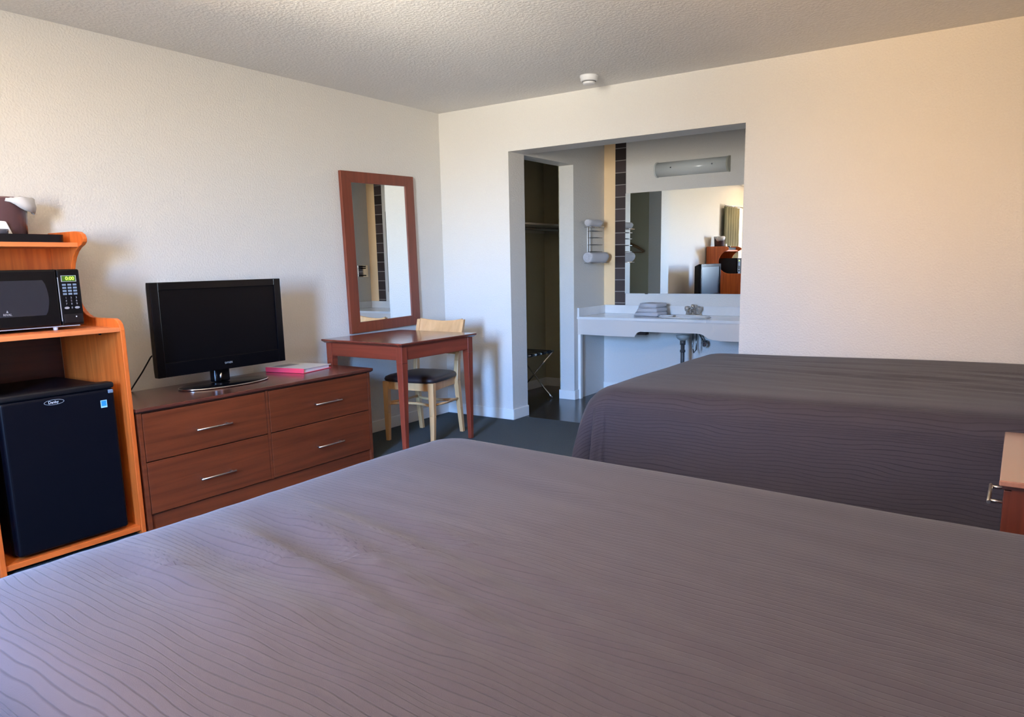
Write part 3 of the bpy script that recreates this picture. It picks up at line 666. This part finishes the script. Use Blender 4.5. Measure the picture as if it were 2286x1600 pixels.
for s_ in (-1, 1):
    def leg(path):
        b = MB(); path = [(p[0], p[1], p[2], p[3]*1.18, p[4]*1.12) for p in path]
        for a in range(len(path)-1):
            (x_, y_, z_, w_, d_), (x2, y2, z2, w2, d2) = path[a], path[a+1]
            b.hexa([(x_-w_, y_-d_, z_), (x_+w_, y_-d_, z_), (x_+w_, y_+d_, z_), (x_-w_, y_+d_, z_)], [(x2-w2, y2-d2, z2), (x2+w2, y2-d2, z2), (x2+w2, y2+d2, z2), (x2-w2, y2+d2, z2)])
        bm = MB(); bm.v = b.v; bm.f = b.f; bm.sm = b.sm; return bm
    obj('leg', leg([(s_*.188, -.205, 0, .012, .012), (s_*.190, -.200, .20, .016, .015), (s_*.188, -.197, .434, .019, .018)]), BEECH, t, .003)
    obj('leg', leg([(s_*.178, .235, 0, .012, .014), (s_*.178, .205, .20, .014, .017), (s_*.176, .180, .40, .015, .020), (s_*.178, .192, .55, .014, .018), (s_*.186, .235, .72, .012, .016), (s_*.190, .275, .842, .011, .012)]), BEECH, t, .003)
    # side stretchers
    obj('stretcher', MB().tube([(s_*.188, -.19, .275), (s_*.181, 0, .262), (s_*.177, .195, .262)], .011, 10, True, .7), BEECH, t)
def bow(y_, dy, z_, hw, r): return [(hw*(2*i_/10-1), y_+dy*(1-(2*i_/10-1)**2), z_) for i_ in range(11)]
obj('stretcher', MB().tube(bow(-.195, .07, .268, .185, .011), .011, 10, True, .8), BEECH, t)
obj('stretcher', MB().tube(bow(.190, -.07, .255, .175, .011), .011, 10, True, .8), BEECH, t)
def rail(z0, z1, y_a, y_b, bowd, th, hw, dip=0):
    b = MB(); N_ = 12; vs = []
    for i_ in range(N_+1):
        u_ = 2*i_/N_-1; bo = bowd*(1-u_*u_); d_ = dip*(1-u_*u_)
        for (yy, zz) in ((y_a+bo, z0), (y_a+bo+th, z0), (y_b+bo+th, z1-d_), (y_b+bo, z1-d_)): vs.append((u_*hw, yy, zz))
    fs = [(i_*4+k, i_*4+(k+1) % 4, (i_+1)*4+(k+1) % 4, (i_+1)*4+k) for i_ in range(N_) for k in range(4)]+[(0, 1, 2, 3), (N_*4+3, N_*4+2, N_*4+1, N_*4)]
    return b.add(vs, fs)
obj('top_rail', rail(.745, .848, .232, .272, .035, .016, .182, .020), BEECH, t, .003)
obj('back_rail', rail(.590, .622, .198, .206, .03, .014, .178), BEECH, t, .002)

# ------------------------------------------------------------------ closet
cs = thing('closet_shelf', 'pale shelf with dark hanging rod inside the closet', 'shelf', (.15, .9, 1.56))
obj('shelf_board', MB().box(.0, .30, TW+.002, YB-.002, 1.585, 1.603), SHELFM, cs, .002)
obj('cleat', MB().box(.0, .30, YB-.022, YB-.002, 1.53, 1.585), SHELFM, cs)
obj('cleat', MB().box(.0, .02, TW+.002, YB-.022, 1.53, 1.585), SHELFM, cs)
obj('rod', MB().tube([(.285, TW+.002, 1.55), (.285, YB-.022, 1.55)], .014, 14), RODM, cs)
t = thing('coat_hanger', 'brown wooden hanger on the closet rod, seen in the vanity mirror', 'hanger', (.285, .265, 1.55))
hb = [(.285-.215, .265, 1.345), (.285-.12, .265, 1.40), (.285-.03, .265, 1.438), (.285, .265, 1.445), (.285+.03, .265, 1.438), (.285+.12, .265, 1.40), (.285+.215, .265, 1.345)]
obj('hanger_body', MB().tube(hb, [.012, .016, .018, .019, .018, .016, .012], 10), HANG, t)
obj('hanger_bar', MB().tube([(.285-.20, .265, 1.338), (.285+.20, .265, 1.338)], .006, 8), HANG, t)
hk = [(.285, .265, 1.455), (.285, .265, 1.51), (.303, .265, 1.53)]+[(.285+.021*math.cos(a), .265, 1.552+.021*math.sin(a)) for a in [math.radians(d_) for d_ in range(-30, 200, 20)]]
obj('hook', MB().tube(hk, .002, 8), CHROME, t)
# luggage rack
t = thing('luggage_rack', 'folding chrome luggage rack with black straps inside the closet', 'luggage rack', (.26, .72, 0))
XA, XB, YA, YE, ZT = .055, .458, .46, .975, .44
obj('top_bar', MB().tube([(XB, YA, ZT), (XB, YE+.012, ZT)], .011, 12), CHROME, t)
obj('top_bar', MB().tube([(XA, YA, ZT), (XA, YE+.012, ZT)], .011, 12), CHROME, t)
for (yy) in (YA+.02, YE):
    for (xa, xb, o_) in ((XB, XA, 0), (XA, XB, -.018)):
        sg = 1 if xb > xa else -1
        obj('leg', MB().tube([(xa, yy+o_, ZT), (xa+(xb-xa)*.80, yy+o_, ZT*.20), (xa+(xb-xa)*.93, yy+o_, ZT*.09), (xb, yy+o_, .008)], .0085, 10), CHROME, t)
obj('foot_bar', MB().tube([(XA, YA+.02, .010), (XA, YE, .010)], .0085, 10), CHROME, t)
for k in range(5):
    yy = YA+.035+k*.098
    b = MB().box(XA, XB, yy, yy+.055, ZT+.011, ZT+.0135)
    for xx in (XA, XB): b.lathe([(.0135, yy), (.0135, yy+.055)], (xx, 0, ZT), 14, 'y')
    part_label(obj('strap', b, BLACKM, t), 'black webbing strap')

# ------------------------------------------------------------------ vanity
VY = 1.052; VZ = .757
t = thing('vanity_counter', 'white sink counter in the alcove with shaped front apron', 'vanity', (1.57, 1.32, .59))
SXc, SYc = 1.60, 1.285; sa, sb_ = .215, .145
def ell(a, b_, n=48): return [(SXc+a*math.cos(2*PI*i_/n), SYc+b_*math.sin(2*PI*i_/n)) for i_ in range(n)]
E1 = ell(sa, sb_); x0_, x1_, y0_, y1_ = OX0+.001, OX1-.001, VY, YB-.001
def proj_rect(p):
    dx, dy = p[0]-SXc, p[1]-SYc; ks = []
    if dx > 0: ks.append((x1_-SXc)/dx)
    if dx < 0: ks.append((x0_-SXc)/dx)
    if dy > 0: ks.append((y1_-SYc)/dy)
    if dy < 0: ks.append((y0_-SYc)/dy)
    k = min(ks); return (SXc+dx*k, SYc+dy*k)
b = MB(); n = 48; vs = [(x, y, VZ) for x, y in E1]+[(*proj_rect(p), VZ) for p in E1]
vs2 = [(x, y, VZ-.022) for x, y in E1]+[(*proj_rect(p), VZ-.022) for p in E1]
fs = [(i_, (i_+1) % n, n+(i_+1) % n, n+i_) for i_ in range(n)]
# corners of the slab
for cxy in ((x0_, y0_), (x1_, y0_), (x1_, y1_), (x0_, y1_)):
    a = math.atan2((cxy[1]-SYc), (cxy[0]-SXc)) % (2*PI)
    best = min(range(n), key=lambda i_: abs(((math.atan2(E1[i_][1]-SYc, E1[i_][0]-SXc) % (2*PI))-a+PI) % (2*PI)-PI))
    vs[n+best] = (*cxy, VZ); vs2[n+best] = (*cxy, VZ-.022)
b.add(vs, fs); b.add(vs2, fs); b.add(vs[n:]+vs2[n:], fs)
obj('countertop', b, MARBLE, t)
b = MB(); vs = []
bl = [(1.07, .004), (1.03, .008), (1.0, .004), (.96, -.012), (.86, -.05), (.66, -.10), (.35, -.135), (.12, -.14)]
for k, dz_ in bl: vs += [(SXc+(x-SXc)*k, SYc+(y-SYc)*k, VZ+dz_) for x, y in E1]
b.add(vs, [(a*n+j, a*n+(j+1) % n, (a+1)*n+(j+1) % n, (a+1)*n+j) for a in range(len(bl)-1) for j in range(n)], True)
o = obj('basin', b, MARBLE, t); s_ = o.modifiers.new('t', 'SOLIDIFY'); s_.thickness = .008; s_.offset = 0
obj('drain_flange', MB().lathe([(.028, 0), (.028, .004), (.0, .002)], (SXc, SYc, VZ-.142), 20), CHROME, t)
obj('backsplash', MB().box(OX0+.02, OX1-.02, YB-.022, YB-.011, VZ, .836), MARBLE, t, .003)
obj('side_splash', MB().box(OX0+.001, OX0+.020, VY+.004, YB-.001, VZ, .836), MARBLE, t, .003)
obj('side_splash', MB().box(OX1-.020, OX1-.001, VY+.004, YB-.001, VZ, .836), MARBLE, t, .003)
ap = [(OX0+.001, .735), (OX0+.001, .596), (.98, .592), (1.235, .592), (1.245, .612), (1.262, .632), (1.285, .641), (1.60, .641), (1.80, .643)]
ap += [(1.835, .638), (1.865, .622), (1.895, .603), (1.94, .592), (2.0, .588), (OX1-.001, .588), (OX1-.001, .735)]
obj('apron', MB().prism(ap, 'y', VY+.012, VY+.030), APRON, t, .0015)
part_label(obj('support_leg', MB().box(OX0+.002, OX0+.030, VY+.014, VY+.050, 0, .595), TRIM, t, .002), 'slim white post under the left end')
part_label(obj('hook_bracket', MB().box(1.25, 1.33, VY+.035, VY+.10, .612, .636), DARKGAP, t), 'dark bracket in the apron cut-out')
fc = part_label(obj('faucet', MB().lathe([(.030, 0), (.028, .012), (.022, .018), (.0, .018)], (1.60, 1.485, VZ), 24, sx=2.4, sy=.95).tube([(1.60, 1.485, VZ+.01), (1.60, 1.480, VZ+.055), (1.60, 1.455, VZ+.072), (1.60, 1.40, VZ+.062), (1.60, 1.375, VZ+.048)], [.019, .017, .014, .012, .011], 12), CHROME, t), 'chrome two-knob tap')
for s_ in (-1, 1):
    obj('tap_knob', MB().lathe([(.013, .012), (.011, .035), (.022, .045), (.026, .065), (.022, .082), (.0, .086)], (1.60+s_*.052, 1.487, VZ), 20), mat('clear_knob', (.55, .53, .50), .08, metal=.6), fc)
obj('spout_knob', MB().lathe([(.010, 0), (.020, .022), (.018, .040), (.0, .044)], (1.60, 1.483, VZ+.058), 20), CHROME, fc)
pz = [(SXc, SYc, VZ-.145), (SXc, SYc, .58)]
obj('drain_cone', MB().lathe([(.022, .555), (.050, .575), (.060, .600), (.0, .612)], (SXc-.01, SYc, 0), 24), mat('basin_under', (.45, .44, .40), .4), t)
obj('tailpiece', MB().tube([(SXc-.01, SYc, .56), (SXc-.01, SYc, .30), (SXc-.01, SYc+.03, .26), (SXc-.01, SYc+.09, .25), (SXc-.01, SYc+.13, .28), (SXc-.01, SYc+.14, .33), (SXc-.01, YB-.012, .34)], .017, 14).lathe([(.024, .52), (.024, .556)], (SXc-.01, SYc, 0), 16).lathe([(.023, .455), (.023, .475)], (SXc-.01, SYc, 0), 16), PVC, t)
for xx, zz in ((SXc+.105, .515), (2.045, .535)):
    v = MB().tube([(xx, YB-.012, zz), (xx, YB-.10, zz)], .009, 10).lathe([(.022, YB-.014), (.022, YB-.011)], (xx, 0, zz), 16, 'y').lathe([(.016, -.012), (.030, 0), (.016, .012)], (xx+.006, YB-.10, zz-.004), 18, 'y')
    v.tube([(xx, YB-.08, zz), (xx-.02, YB-.08, zz+.03)], .012, 10)
    obj('shutoff_valve', v, CHROME, t)
def hose(pts): return MB().tube(pts, .006, 10)
obj('supply_hose', hose([(SXc+.085, YB-.08, .545), (SXc+.07, 1.47, .60), (SXc+.05, 1.485, .68), (SXc+.05, 1.487, .735)]), DRAINM, t)
obj('supply_hose', hose([(2.025, YB-.08, .565), (1.95, 1.50, .575), (1.84, 1.49, .585), (1.74, 1.485, .63), (1.67, 1.487, .69), (1.652, 1.487, .735)]), DRAINM, t)
obj('supply_hose', hose([(SXc+.045, SYc+.10, .64), (SXc+.04, SYc+.10, .50), (SXc+.055, SYc+.10, .44), (SXc+.075, SYc+.10, .47), (SXc+.075, SYc+.10, .64)]), DRAINM, t)
# vanity mirror
t = thing('vanity_mirror', 'wide frameless mirror on the alcove wall above the sink counter', 'mirror', (1.568, YB-.004, 1.4))
obj('mirror_glass', MB().box(.896, 2.185, YB-.012, YB-.001, .946, 1.858), MIRROR, t)
obj('bottom_clip', MB().box(1.1, 1.13, YB-.015, YB-.001, .940, .952), CHROME, t)
obj('bottom_clip', MB().box(2.0, 2.03, YB-.015, YB-.001, .940, .952), CHROME, t)
# vanity light
t = thing('vanity_light', 'unlit long curved light fixture above the alcove mirror', 'light fixture', (1.54, YB, 2.04))
L0, L1 = 1.20, 1.865
pf = [(YB-.001, 1.978)]+[(YB-.075*math.sin(math.radians(a))-.004, 2.041-.063*math.cos(math.radians(a))) for a in range(8, 180, 12)]+[(YB-.001, 2.104)]
obj('diffuser', MB().prism(pf, 'x', L0+.014, L1-.016, True), DIFF, t)
pe = [(YB-.001, 1.974)]+[(YB-.079*math.sin(math.radians(a))-.005, 2.041-.067*math.cos(math.radians(a))) for a in range(8, 180, 12)]+[(YB-.001, 2.108)]
obj('end_cap', MB().prism(pe, 'x', L0, L0+.014), DIFF, t, .002)
part_label(obj('end_cap', MB().prism(pe, 'x', L1-.016, L1), FIXT, t, .002), 'darker end cap')
for xx in (1.36, 1.73): obj('screw', MB().lathe([(.006, -.004), (.006, .003), (.0, .004)], (xx, YB-.079, 2.045), 12, 'y'), CHROME, t)

# towel rack on the closet side wall, two rolled towels, one folded stack
t = thing('towel_rack', 'chrome wire towel rack on the alcove side wall', 'towel rack', (OX0+.06, 1.24, 1.45))
for yy in (1.228, 1.272):
    obj('post', MB().tube([(OX0+.016, yy, 1.245), (OX0+.016, yy, 1.575)], .0055, 10), WHITEP, t)
for zz in (1.335, 1.396, 1.459, 1.518):
    b = MB().tube([(OX0+.016, 1.228, zz), (OX0+.095, 1.17, zz), (OX0+.105, 1.18, zz), (OX0+.105, 1.345, zz), (OX0+.095, 1.35, zz), (OX0+.016, 1.272, zz)], .0032, 8)
    obj('shelf_bar', b, DRAINM, t)
for nm, zz, ye in (('top_shelf', 1.553, 1.37), ('bottom_shelf', 1.233, 1.43)):
    b = MB().tube([(OX0+.0, 1.228, zz), (OX0+.03, 1.15, zz), (OX0+.115, 1.15, zz), (OX0+.12, ye-.01, zz), (OX0+.11, ye, zz), (OX0+.03, ye, zz), (OX0+.0, 1.30, zz)], .004, 8).tube([(OX0+.065, 1.15, zz), (OX0+.065, ye, zz)], .0035, 8)
    obj(nm, b, CHROME, t)
def roll(name, c, r, y0, y1, label):
    b = MB(); n = 32; vs = []
    ys = [y0, y0+.012, y0+.06, (y0+y1)/2, y1-.06, y1-.012, y1]
    for k, yy in enumerate(ys):
        rr = r*(.86 if k in (0, len(ys)-1) else 1+.03*math.sin(k*2.1))
        for j in range(n):
            a = 2*PI*j/n; q_ = rr*(1+.05*math.sin(2*a+k)+.03*math.sin(3*a)); vs.append((c[0]+q_*math.cos(a), yy, c[1]+q_*math.sin(a)))
    b.add(vs, [(k*n+j, k*n+(j+1) % n, (k+1)*n+(j+1) % n, (k+1)*n+j) for k in range(len(ys)-1) for j in range(n)]+[tuple(range(n)), tuple((len(ys)-1)*n+j for j in range(n-1, -1, -1))], True)
    # spiral on the ends
    for ye, sg in ((y0, -1), (y1, 1)):
        sp_ = []
        for i_ in range(60):
            a = i_*.32; rr = r*.82*(1-i_/66); sp_.append((c[0]+rr*math.cos(a), ye+sg*.002, c[1]+rr*math.sin(a)))
        b.tube(sp_, .0045, 6)
    return tag(obj(name, b, TOWEL), label, 'towel')
roll('rolled_towel', (OX0+.066, 1.553+.037), .031, 1.13, 1.375, 'thin rolled white towel on top of the chrome wall rack')
roll('rolled_towel', (OX0+.070, 1.233+.052), .046, 1.12, 1.47, 'thick rolled white towel at the bottom of the chrome wall rack')
def folded(name, x0, x1, y0, y1, z0, hgt, rz, label, layers=3):
    c = ((x0+x1)/2, (y0+y1)/2, z0); t = thing(name, label, 'towel', c, rz, world=False)
    hx, hy = (x1-x0)/2, (y1-y0)/2; lh = hgt/layers
    for k in range(layers):
        # each fold: a flattened loop, open ends to one side, rounded over the other
        pr = []; ro = lh*.5; z = k*lh+ro; s_ = 1 if k % 2 else 1
        xx = hx*(1-.04*k)
        pr = [(-xx+.06*k*.3, z-ro*.95)]+[(xx-ro+ro*math.cos(a)*1.0, z+ro*.95*math.sin(a)) for a in [math.radians(d_) for d_ in range(-90, 91, 20)]]+[(-xx+.02+.06*k*.3, z+ro*.95)]
        b = MB(); N_ = 10; m = len(pr); vs = []
        for i_ in range(N_+1):
            yy = -hy+2*hy*i_/N_
            for (px, pz_) in pr:
                vs.append((px, yy, pz_+.004*math.sin(px*30+k)*(k > 0)-(.35*max(0, (-px/hx))**2*lh if k else 0)))
        b.add(vs, [(i_*m+j, i_*m+(j+1) % m, (i_+1)*m+(j+1) % m, (i_+1)*m+j) for i_ in range(N_) for j in range(m)]+[tuple(range(m)), tuple(N_*m+j for j in range(m-1, -1, -1))], True)
        obj('fold', b, TOWEL, t)
    return t
folded('folded_towel', 1.135, 1.375, 1.27, 1.45, VZ+.001, .118, math.radians(-8), 'folded white towel on the counter left of the tap')
tag(obj('soap_dish', MB().lathe([(.050, 0), (.062, .004), (.066, .014), (.060, .012), (.048, .005), (.0, .005)], (1.43, 1.30, VZ+.001), 28, sy=.7), WHITEP), 'small white oval dish between folded towel and tap', 'dish')

# wall plate on the right side wall of the alcove (seen in the tall mirror)
t = thing('outlet_plate', 'small chrome and black outlet plate on the alcove side wall, seen in the tall mirror', 'outlet', (OX1, 1.465, 1.188))
obj('plate', MB().box(OX1-.008, OX1-.001, 1.385, 1.545, 1.120, 1.256), CHROME, t, .002)
for zz in (1.139, 1.222, 1.242): obj('socket', MB().box(OX1-.022, OX1-.008, 1.40, 1.50, zz-.007, zz+.007), BLACK, t, .002)

# smoke detector
t = thing('smoke_detector', 'round white smoke detector on the ceiling near the back wall', 'smoke detector', (1.545, -.325, H))
obj('housing', MB().lathe([(.060, 0), (.060, -.012), (.056, -.016), (.056, -.030), (.050, -.036), (.0, -.036)], (1.545, -.325, H), 40), WHITEP, t)
obj('sensor_ring', MB().lathe([(.046, -.036), (.044, -.040), (.038, -.042)], (1.545, -.325, H), 36), mat('detector_slot', (.18, .18, .18), .6), t)
obj('cover_disc', MB().lathe([(.042, -.038), (.040, -.050), (.034, -.055), (.0, -.056)], (1.545, -.325, H), 36), WHITEP, t)

# ------------------------------------------------------------------ nightstand between the beds
NX, NY0, NY1, NZ = 3.976, -2.465, -1.778, .630
t = thing('nightstand', 'cherry nightstand between the two beds at the right edge', 'nightstand', (4.2, -2.115, 0))
obj('top', MB().box(NX, 4.50, NY0, NY1, NZ-.016, NZ), NS_TOP_GLARE, t, .003)
obj('top_edge', MB().box(NX+.008, 4.49, NY0+.008, NY1-.008, NZ-.026, NZ-.016), DR_EDGE, t)
obj('body', MB().box(NX+.03, 4.48, NY0+.014, NY0+.032, 0, NZ-.026).box(NX+.03, 4.48, NY1-.032, NY1-.014, 0, NZ-.026).box(4.46, 4.48, NY0+.032, NY1-.032, 0, NZ-.026).box(NX+.03, 4.46, NY0+.032, NY1-.032, .07, .09), NS_BODY, t)
for (za, zb) in ((.09, .335), (.345, .598)):
    dr = obj('drawer', MB().box(NX+.012, NX+.032, NY0+.018, NY1-.018, za, zb), NS_BODY, t, .002)
    zm = .53 if za > .2 else .24; ym = -2.30+.0
    h = MB().tube([(NX-.022, -2.345, zm), (NX-.022, -2.145, zm)], .0055, 12)
    for yy in (-2.325, -2.165): h.tube([(NX+.014, yy, zm), (NX-.022, yy, zm)], .0045, 10)
    part_label(obj('handle', h, NICKEL, dr), 'brushed metal bar handle')

for o in bpy.data.objects:
    if '_w' in o: del o['_w']
